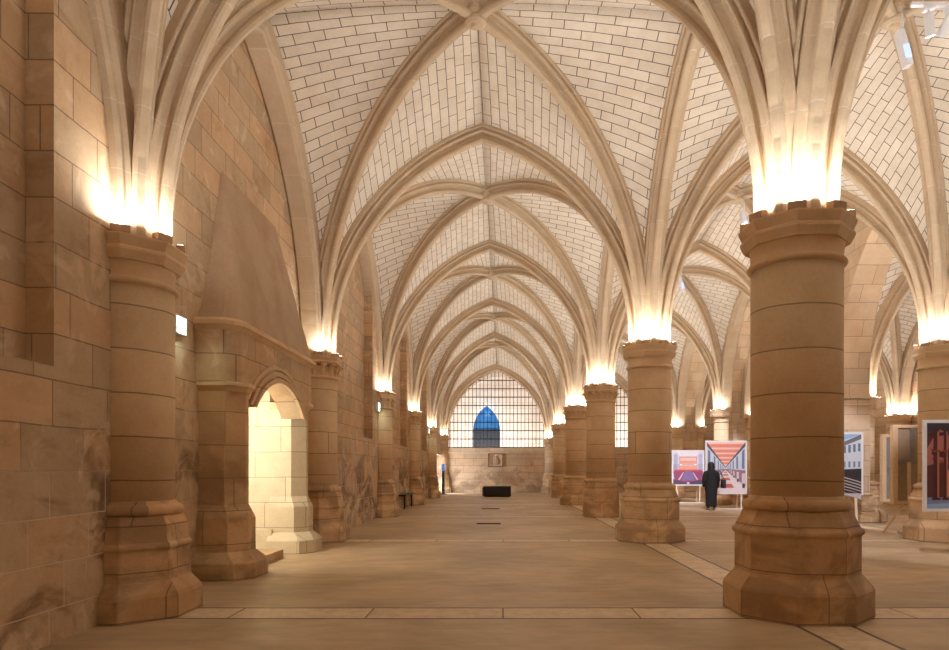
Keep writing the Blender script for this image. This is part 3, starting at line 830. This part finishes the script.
# lit safety signs on the left wall
def lit_sign(x, y, z, label, sc_=1.0):
    s = empty('exit_sign', (x, y, z), label, 'sign', 'lit safety signs on the left wall')
    MB().box(0.0, 0.09, -0.22 * sc_, 0.22 * sc_, -0.16 * sc_, 0.18 * sc_).build('case', M['steel'], s, bevel=0.006); s_ = s; s = s.children[0] if s.children else s
    MB().box(0.0905, 0.094, -0.18 * sc_, 0.18 * sc_, -0.03 * sc_, 0.15 * sc_).build('lit_panel', M['sign_lit'], s)
    MB().box(0.0905, 0.094, -0.18 * sc_, 0.18 * sc_, -0.14 * sc_, -0.04 * sc_).build('green_panel', M['sign_green'], s)
    lamp('sign_glow', 'AREA', (x + 0.12, y, z - 0.05), 3.0, (0.8, 1.0, 0.8), (x + 0.4, y, z - 1.0), shape='RECTANGLE', size=0.05, size_y=0.3)
lit_sign(WX1, 8.27, 3.22, 'blue-white lit safety sign on the wall between the foreground column and the fireplace', 0.68)
lit_sign(WX, 20.0, 3.30, 'small greenish lit safety sign left of the third engaged column', 0.8)
lit_sign(WX, 33.6, 3.35, 'tiny lit safety sign beside the fifth engaged column', 0.8)

# ------------------------------------------------------------------ photo boards
def flat_mats(cols): 
    out = []
    for i, c in enumerate(cols): out.append(plain('print_ink', c, 0.55, 0, 0.10, scale=9, bump=0))
    return out
class Print:
    """a flat printed picture drawn as thin polygons, unit square coordinates (0..1, 0..1)"""
    def __init__(s, w, h): s.w, s.h = w, h; s.mb = MB(); s.cols = []; s.k = 0
    def poly(s, pts, c):
        if c not in s.cols: s.cols.append(c)
        s.k += 1; y = -0.0008 - 0.00012 * s.k
        vs = [((u - 0.5) * s.w, y, (v - 0.5) * s.h) for u, v in pts]
        s.mb.add(vs, [tuple(range(len(vs)))], s.cols.index(c))
    def rect(s, u0, u1, v0, v1, c): s.poly([(u0, v0), (u1, v0), (u1, v1), (u0, v1)], c)
    def build(s, parent, z, y=0.0):
        o = s.mb.build('printed_photo', flat_mats(s.cols), parent); o.location = (0, y, z)
        return o

def pic_theatre(p):
    p.rect(0, 1, 0, 1, (0.50, 0.52, 0.68))
    p.rect(0.0, 1, 0.62, 1.0, (0.66, 0.70, 0.86))
    p.poly([(0.12, 1), (0.88, 1), (0.8, 0.86), (0.2, 0.86)], (0.85, 0.80, 0.86))
    for i in range(6): p.rect(0.03 + i * 0.02, 0.042 + i * 0.02, 0.45, 0.92, (0.30, 0.30, 0.46)); p.rect(0.85 + i * 0.022, 0.862 + i * 0.022, 0.45, 0.92, (0.30, 0.30, 0.46))
    p.rect(0.2, 0.8, 0.45, 0.84, (0.80, 0.36, 0.27))
    p.rect(0.24, 0.76, 0.72, 0.80, (0.90, 0.60, 0.52))
    p.rect(0.22, 0.78, 0.58, 0.62, (0.90, 0.84, 0.78))
    p.rect(0.3, 0.7, 0.595, 0.61, (0.2, 0.15, 0.18))
    p.poly([(0.02, 0.45), (0.98, 0.45), (0.96, 0.36), (0.04, 0.36)], (0.62, 0.10, 0.10))
    p.poly([(0.0, 0.40), (1.0, 0.40), (0.95, 0.12), (0.5, 0.05), (0.05, 0.12)], (0.30, 0.07, 0.16))
    p.poly([(0.40, 0.40), (0.60, 0.40), (0.72, 0.12), (0.28, 0.12)], (0.22, 0.16, 0.36))
    for k in (-1, 1):
        p.poly([(0.5 + k * 0.14, 0.36), (0.5 + k * 0.18, 0.36), (0.5 + k * 0.34, 0.14), (0.5 + k * 0.28, 0.14)], (0.62, 0.50, 0.62))
    p.poly([(0, 0.16), (0.5, 0.05), (1, 0.16), (1, 0), (0, 0)], (0.10, 0.07, 0.13))
    p.rect(0.46, 0.54, 0.02, 0.06, (0.8, 0.8, 0.9))
def pic_hall(p):
    vx, vy = 0.48, 0.47
    p.rect(0, 1, 0, 1, (0.60, 0.68, 0.80))
    p.poly([(0.0, 1), (1, 1), (vx + 0.05, vy + 0.07), (vx - 0.05, vy + 0.07)], (0.78, 0.27, 0.20))
    for i in range(7):
        t0 = i / 7.5; t1 = t0 + 0.05
        f = lambda t: (1 - t) ** 1.6
        for t, c in ((t0, (0.92, 0.58, 0.50)),):
            a, b = f(t), f(t1)
            p.poly([(vx - vx * a, vy + (1 - vy) * a), (vx + (1 - vx) * a, vy + (1 - vy) * a), (vx + (1 - vx) * b, vy + (1 - vy) * b), (vx - vx * b, vy + (1 - vy) * b)], c)
    for k, x0 in ((-1, 0.0), (1, 1.0)):
        for i in range(6):
            a = 0.95 * 0.66 ** i; b = a * 0.86
            xa = vx + (x0 - vx) * a; xb = vx + (x0 - vx) * b
            p.poly([(xa, vy), (xb, vy), (xb, vy + 0.42 * b), (xa, vy + 0.42 * a)], (0.17, 0.22, 0.34))
        p.poly([(x0, 0.92), (vx, vy + 0.02), (vx, vy + 0.04), (x0, 1.0)], (0.10, 0.10, 0.14))
    p.poly([(0, 0), (1, 0), (1, 0.06), (vx + 0.02, vy - 0.02), (vx - 0.02, vy - 0.02), (0, 0.06)], (0.80, 0.72, 0.76))
    p.poly([(0, 0.44), (vx, vy), (vx, vy - 0.02), (0, 0.12)], (0.34, 0.18, 0.22)); p.poly([(1, 0.44), (vx, vy), (vx, vy - 0.02), (1, 0.12)], (0.34, 0.18, 0.22))
    for i in range(5):
        a = 0.9 * 0.68 ** i
        for x0 in (0.0, 1.0):
            xa = vx + (x0 - vx) * a
            p.rect(xa - 0.05 * a, xa + 0.05 * a, vy - 0.34 * a, vy - 0.10 * a, (0.66, 0.60, 0.70)); p.rect(xa - 0.035 * a, xa + 0.035 * a, vy - 0.42 * a, vy - 0.32 * a, (0.10, 0.04, 0.06))
    for i in range(5):
        a = 0.80 * 0.60 ** i
        y = vy - 0.47 * a
        p.poly([(vx - 0.28 * a, y), (vx + 0.28 * a, y), (vx + 0.2 * a, y + 0.10 * a), (vx - 0.2 * a, y + 0.10 * a)], (0.62, 0.16, 0.13))
        p.rect(vx - 0.18 * a, vx + 0.18 * a, y + 0.10 * a, y + 0.15 * a, (0.85, 0.66, 0.64))
def pic_amphi(p):
    p.rect(0, 1, 0, 1, (0.28, 0.48, 0.74))
    p.poly([(0, 0.72), (1, 1.0), (1, 0.35), (0, 0.35)], (0.62, 0.68, 0.78))
    p.poly([(0, 0.86), (0.45, 0.80), (1, 1.0), (1, 0.92), (0.45, 0.74), (0, 0.80)], (0.16, 0.17, 0.20))
    for i in range(10):
        x = 0.05 + i * 0.098
        p.rect(x, x + 0.05, 0.62 + 0.01 * i, 0.72 + 0.014 * i, (0.13, 0.20, 0.30)); p.rect(x, x + 0.045, 0.44, 0.54, (0.20, 0.27, 0.38))
    p.poly([(0, 0.38), (1, 0.42), (1, 0), (0, 0)], (0.035, 0.03, 0.035))
    for i in range(7):
        y = 0.35 - i * 0.05
        pts = [(u / 10, y - 0.16 * (u / 10) ** 1.8) for u in range(11)]
        p.poly([(u, v) for u, v in pts] + [(u, max(0, v - 0.016)) for u, v in pts[::-1]], (0.55, 0.50, 0.52))
def pic_stairs(p):
    dk, rd, og = (0.07, 0.02, 0.02), (0.24, 0.05, 0.035), (0.72, 0.30, 0.17)
    p.rect(0, 1, 0, 1, (0.10, 0.03, 0.03))
    p.rect(0.0, 1, 0.90, 1, (0.04, 0.035, 0.05))
    p.poly([(0.0, 0.70), (0.10, 0.93), (0.22, 0.86), (0.16, 0.55), (0.0, 0.5)], (0.42, 0.16, 0.13))
    p.poly([(0.24, 0.90), (0.5, 0.97), (1, 0.90), (1, 0.70), (0.6, 0.74), (0.28, 0.66)], (0.55, 0.18, 0.12))
    p.poly([(0.34, 0.80), (0.52, 0.90), (0.60, 0.78), (0.45, 0.68)], (0.72, 0.58, 0.66))
    p.poly([(0.20, 0.60), (0.40, 0.70), (0.58, 0.60), (0.48, 0.44), (0.24, 0.46)], (0.45, 0.52, 0.76))
    p.poly([(0.16, 0.44), (0.32, 0.50), (1, 0.26), (1, 0.12), (0.16, 0.14)], og)
    p.poly([(0.2, 0.30), (0.5, 0.36), (0.7, 0.14), (0.2, 0.14)], (0.60, 0.20, 0.12))
    p.poly([(0.0, 0.13), (1, 0.13), (1, 0), (0, 0)], (0.30, 0.46, 0.74))
    p.poly([(0.0, 0.13), (0.4, 0.13), (0.2, 0.06), (0.0, 0.05)], (0.20, 0.26, 0.46))
    p.poly([(0.04, 0.70), (1, 0.34), (1, 0.28), (0.04, 0.63)], dk)
    p.poly([(0.04, 0.60), (1, 0.24), (1, 0.22), (0.04, 0.57)], (0.34, 0.08, 0.05))
    p.poly([(0.0, 0.88), (1, 0.98), (1, 0.93), (0.0, 0.84)], dk)
    for i in range(11):
        u = 0.08 + i * 0.085
        p.rect(u, u + 0.018, 0.60 - 0.375 * u, 0.665 - 0.375 * u, (0.62, 0.26, 0.16))
        p.rect(u, u + 0.012, 0.36 - 0.2 * u, 0.60 - 0.375 * u, (0.22, 0.06, 0.05))
    for x, w_ in ((0.055, 0.05), (0.145, 0.035), (0.30, 0.03), (0.55, 0.05), (0.82, 0.04)):
        p.rect(x, x + w_, 0.11, 0.93, dk); p.rect(x + w_ * 0.7, x + w_, 0.12, 0.90, (0.50, 0.16, 0.10))
        p.rect(x - 0.012, x + w_ + 0.012, 0.10, 0.125, dk); p.rect(x - 0.012, x + w_ + 0.012, 0.66, 0.685, rd)

def photo_board(x0, x1, y, zb, zt, pic, label, rz=0, leg_in=0.24):
    w_, h_ = x1 - x0, zt - zb
    o = empty('photo_board', ((x0 + x1) / 2, y, 0), label, 'photo board', 'exhibition photo boards', rz)
    fr = MB().box(-w_ / 2, w_ / 2, 0.0, 0.05, zb, zt).build('frame', M['white'], o, bevel=0.004)
    p = Print(w_ - 0.11, h_ - 0.11); pic(p); p.build(fr, (zb + zt) / 2)
    MB().box(-w_ / 2 + 0.05, w_ / 2 - 0.05, 0.051, 0.075, zb + 0.05, zt - 0.05).build('back_panel', M['board'], o)
    for s in (-1, 1):
        xx = s * (w_ / 2 - leg_in)
        q = MB(); q.bar((xx - 0.02 * s, -0.16, 0.0), (xx + 0.05 * s, 0.03, zb - 0.001), 0.055, 0.035)
        q.build('leg', M['woodlight'], o)
        q = MB(); q.bar((xx + 0.05 * s, 0.55, 0.0), (xx + 0.02 * s, 0.10, min(zt - 0.2, 1.6)), 0.045, 0.035)
        q.build('leg', M['woodlight'], o)
    MB().box(-w_ / 2 + leg_in - 0.12, w_ / 2 - leg_in + 0.12, -0.19, -0.13, 0.0, 0.03).build('foot_rail', M['white'], o)
    return o
photo_board(7.28, 8.68, 29.0, 0.74, 2.27, pic_theatre, 'white-framed photo of a red theatre interior, smallest board left of the visitor')
photo_board(7.40, 8.92, 24.6, 0.54, 2.50, pic_hall, 'tall white-framed photo of a red-ceilinged dining hall, right of the visitor')
photo_board(8.0, 9.40, 17.55, 0.77, 2.42, pic_amphi, 'white-framed photo of an amphitheatre under blue sky, half hidden by foreground column')
photo_board(7.19, 9.25, 11.5, 0.73, 2.30, pic_stairs, 'white-framed photo of dark red staircases, cut by the right edge of the picture', leg_in=0.85)

def board_back(x0, x1, y, zb, zt, label, mat, rz=0.0, easel=True, cx=0.0):
    w_ = x1 - x0
    o = empty('display_panel', ((x0 + x1) / 2, y, 0), label, 'display panel', 'display panels seen from behind', rz)
    q = MB()
    q.box(-w_ / 2, -w_ / 2 + 0.10, -0.09, 0.04, zb, zt); q.box(w_ / 2 - 0.07, w_ / 2, -0.03, 0.04, zb, zt)
    q.box(-w_ / 2 + 0.07, w_ / 2 - 0.07, -0.03, 0.04, zt - 0.07, zt); q.box(-w_ / 2 + 0.07, w_ / 2 - 0.07, -0.03, 0.04, zb, zb + 0.07)
    q.build('frame', M['wood'], o, bevel=0.004)
    MB().box(-w_ / 2 + 0.07, w_ / 2 - 0.07, 0.0, 0.03, zb + 0.07, zt - 0.07).build('board', mat, o)
    zm = zb + (zt - zb) * 0.53
    q = MB(); q.box(-w_ / 2 + 0.11, w_ / 2 - 0.07, -0.05, 0.0, zm - 0.05, zm + 0.05); q.box(cx + 0.05, cx + 0.13, -0.04, 0.0, zm + 0.05, zt - 0.07)
    q.build('brace', M['board_grey'], o)
    if easel:
        q = MB(); q.bar((cx - 0.02, -0.12, 0.0), (cx - 0.02, -0.08, zm), 0.06, 0.04); q.build('post', M['wood'], o)
        q = MB(); q.bar((cx - 0.02, -0.75, 0.03), (cx - 0.02, 0.3, 0.03), 0.07, 0.05); q.bar((cx - 0.02, -0.7, 0.05), (cx - 0.02, -0.12, 0.42), 0.05, 0.04)
        q.bar((cx - 0.42, -0.62, 0.03), (cx + 0.3, -0.62, 0.03), 0.07, 0.05)
        q.build('foot', M['wood'], o)
        for s in (-1, 1):
            q = MB(); q.bar((s * (w_ / 2 - 0.03), 0.35, 0.0), (s * (w_ / 2 - 0.28), 0.02, zb + 0.01), 0.04, 0.04); q.build('leg', M['iron'] if s > 0 else M['wood'], o)
    return o
board_back(8.62, 10.2, 14.95, 0.68, 2.44, 'tall wooden-framed brown panel seen from behind on an easel, left of the staircase photo', M['board'], cx=-0.42)
board_back(9.65, 11.1, 17.2, 0.62, 2.34, 'darker grey panel back standing behind the wooden-framed easel panel', M['board_grey'], easel=False)

# ------------------------------------------------------------------ visitor
def skin_body(name, joints, edges, mat, parent, sub=1):
    me = bpy.data.meshes.new(name)
    me.from_pydata([j[0] for j in joints], edges, [])
    o = bpy.data.objects.new(name, me); col.objects.link(o); o.parent = parent
    md = o.modifiers.new('skin', 'SKIN'); md.use_smooth_shade = True
    for i, j in enumerate(joints):
        r = j[1]; me.skin_vertices[0].data[i].radius = r if isinstance(r, tuple) else (r, r)
    me.skin_vertices[0].data[0].use_root = True
    s = o.modifiers.new('sub', 'SUBSURF'); s.levels = sub; s.render_levels = sub
    me.materials.append(mat)
    return o
pn = empty('person', (7.38, 23.85, 0), 'visitor in long black hooded coat seen from behind, looking at the photo boards', 'person', rz=R(-8))
J = [((0, 0, 0.90), (0.16, 0.12)), ((0, 0, 1.12), (0.14, 0.10)), ((0, 0.0, 1.30), (0.17, 0.11)), ((0, 0.01, 1.40), (0.07, 0.06)), ((0, 0.03, 1.47), 0.055), ((0, 0.04, 1.55), (0.085, 0.10)), ((0, 0.045, 1.62), (0.07, 0.085)),
     ((-0.17, 0, 1.34), 0.065), ((-0.235, 0.0, 1.08), 0.05), ((-0.20, 0.12, 0.86), 0.038), ((-0.18, 0.16, 0.78), 0.035),
     ((0.17, 0, 1.34), 0.065), ((0.235, 0.0, 1.08), 0.05), ((0.245, 0.06, 0.86), 0.038), ((0.245, 0.08, 0.78), 0.035),
     ((-0.09, 0, 0.84), 0.10), ((-0.10, 0.01, 0.48), 0.07), ((-0.10, -0.01, 0.10), 0.048), ((-0.11, 0.12, 0.045), 0.04),
     ((0.09, 0, 0.84), 0.10), ((0.10, 0.02, 0.48), 0.07), ((0.10, 0.0, 0.10), 0.048), ((0.12, 0.13, 0.045), 0.04)]
E = [(0, 1), (1, 2), (2, 3), (3, 4), (4, 5), (5, 6), (2, 7), (7, 8), (8, 9), (9, 10), (2, 11), (11, 12), (12, 13), (13, 14), (0, 15), (15, 16), (16, 17), (17, 18), (0, 19), (19, 20), (20, 21), (21, 22)]
skin_body('body', J, E, M['black'], pn, 2)
ct = MB()
ct.lathe([(0.185, 0.13), (0.195, 0.15), (0.20, 0.5), (0.215, 0.75), (0.215, 0.95), (0.205, 1.12), (0.215, 1.28), (0.20, 1.37), (0.12, 1.43), (0.07, 1.46)], 24, smooth=True, ey=0.72)
ct.build('coat', M['black'], pn)
for s in (-1, 1):
    MB().tube([(s * 0.17, 0, 1.36), (s * 0.22, 0, 1.22), (s * 0.25, 0.0, 1.08), (s * 0.24, 0.06, 0.95), (s * 0.235, 0.09, 0.84)], [0.085, 0.08, 0.07, 0.062, 0.058], 12).build('sleeve', M['black'], pn)
    hb = MB()
    hx, hy, hz = s * 0.235, 0.10, 0.80
    hb.tube([(hx, hy, 0.85), (hx, hy + 0.01, 0.80), (hx, hy + 0.015, 0.76)], [0.025, 0.038, 0.034], 8)
    for k in range(4):
        yy = hy - 0.025 + k * 0.02
        ln = (0.06, 0.07, 0.065, 0.05)[k]
        hb.tube([(hx, yy, 0.77), (hx - s * 0.005, yy + 0.004, 0.77 - ln * 0.6), (hx - s * 0.02, yy + 0.006, 0.77 - ln)], [0.010, 0.009, 0.007], 6)
    hb.tube([(hx, hy + 0.03, 0.82), (hx - s * 0.01, hy + 0.055, 0.785), (hx - s * 0.015, hy + 0.06, 0.755)], [0.011, 0.010, 0.008], 6)
    hb.build('hand', M['skin'], pn)
    MB().lathe([(0.0, 0.0), (0.062, 0.004), (0.066, 0.03), (0.05, 0.07), (0.04, 0.11)], 12, s * 0.105, 0.055, smooth=True, ex=0.8, ey=2.0).build('shoe', plain('pale_shoe', (0.18, 0.18, 0.2), 0.6), pn)
hh = MB()
hh.lathe([(0.10, 1.34), (0.125, 1.42), (0.118, 1.50), (0.122, 1.56), (0.118, 1.62), (0.09, 1.68), (0.04, 1.71), (0.0, 1.715)], 18, 0, 0.02, smooth=True, ey=1.08)
hh.build('hair', M['hair'], pn)
fc = MB()
fc.lathe([(0.0, 1.47), (0.05, 1.48), (0.075, 1.53), (0.078, 1.59), (0.06, 1.65), (0.0, 1.67)], 14, 0, 0.09, smooth=True, ey=0.9)
fc.add([(0, 0.19, 1.555), (-0.014, 0.155, 1.55), (0.014, 0.155, 1.55), (0, 0.155, 1.59)], [(0, 1, 3), (0, 3, 2), (0, 2, 1)])
fc.build('face', M['skin'], pn)
bg = empty('shoulder_bag', (7.38 + 0.40, 23.78, 0.93), 'black shoulder bag hanging at the right side of the visitor', 'bag')
MB().box(-0.06, 0.07, -0.13, 0.13, -0.15, 0.16).build('pouch', plain('bag_leather', (0.03, 0.025, 0.03), 0.5), bg, bevel=0.03)
MB().tube([(0.0, -0.1, 0.15), (-0.06, -0.08, 0.32), (-0.13, -0.05, 0.47), (-0.10, 0.04, 0.47), (-0.04, 0.08, 0.32), (0.0, 0.1, 0.15)], 0.012, 6).build('strap', M['iron'], bg)

# ------------------------------------------------------------------ ceiling spotlights above the second aisle
def ceiling_can(x, y, z, tgt, label, e, ang=38):
    o = empty('spotlight', (x, y, z), label, 'spotlight', 'white spotlights on the ceiling rail')
    d = (Vector(tgt) - Vector((x, y, z))).normalized()
    MB().tube([(0, 0, 0.16), (0, 0, 0.02)], 0.018, 8).build('stem', M['steel'], o)
    MB().box(-0.06, 0.06, -0.06, 0.06, 0.1, 0.15).build('adapter', M['steel'], o)
    a = Vector((0, 0, 0)) - d * 0.06
    MB().tube([a, a + d * 0.02, a + d * 0.28, a + d * 0.30], [0.05, 0.065, 0.065, 0.075], 14).build('can', M['steel'], o)
    MB().tube([a + d * 0.301, a + d * 0.306], [0.06, 0.06], 14).build('lens', plain('spot_lens', (0.9, 0.93, 1), 0.3, 0, 0, 4.0, (0.9, 0.95, 1.0), bump=0), o)
    p = Vector((x, y, z)) + d * 0.30
    lamp('spot_lamp', 'SPOT', p, e, COOL, tgt, spot_size=R(ang), spot_blend=0.4, shadow_soft_size=0.05)
rl = empty('lighting_rail', (6.35, 9.45, 7.98), 'white lighting rail under the vault at the upper right corner', 'rail')
MB().box(-0.62, 0.9, -0.03, 0.03, -0.025, 0.025).build('track', M['steel'], rl)
for s in (-0.45, 0.6): MB().tube([(s, 0, 0.02), (s, 0, 0.42)], 0.012, 6).build('hanger', M['steel'], rl)
ceiling_can(5.98, 9.45, 7.80, (7.9, 11.5, 1.5), 'left white spotlight hanging from the ceiling rail', 900)
ceiling_can(6.28, 9.45, 7.80, (8.1, 24.6, 1.5), 'right white spotlight hanging from the ceiling rail', 500, 30)
xb = empty('projector_light', (5.92, 9.95, 7.72), 'narrow white projector fixed along the vault rib left of the ceiling rail', 'projector')
MB().box(-0.05, 0.05, -0.07, 0.07, -0.32, 0.22, rot=Matrix.Rotation(R(-14), 3, 'Y')).build('housing', M['steel'], xb, bevel=0.01)
MB().box(-0.045, 0.045, -0.078, -0.0705, -0.22, -0.02, rot=Matrix.Rotation(R(-14), 3, 'Y'), piv=(0, 0, -0.05)).build('lens', plain('projector_lens', (0.3, 0.4, 0.7), 0.3, 0, 0.2, 1.0, (0.5, 0.65, 1.0)), xb)
MB().tube([(0, 0, 0.2), (0.0, 0.05, 0.62)], 0.014, 6).build('bracket', M['steel'], xb)
for (x, y, z, tgt, e, lb) in ((6.1, 17.0, 7.72, (8.3, 24.6, 1.3), 2500, 'small white projector by the second keystone of the middle aisle'),
                              (6.0, 22.6, 7.72, (8.0, 29, 1.3), 2600, 'small white projector by the third keystone of the middle aisle')):
    q = clone(xb); q.location = (x, y, z); tag(q, lb)
    lamp('panel_spot', 'SPOT', (x + 0.05, y + 0.3, z - 0.3), e, COOL, tgt, spot_size=R(34), spot_blend=0.5, shadow_soft_size=0.05)
lamp('panel_spot', 'SPOT', (6.0, 10.3, 7.6), 2600, COOL, (8.9, 17.6, 1.4), spot_size=R(24), spot_blend=0.5, shadow_soft_size=0.05)
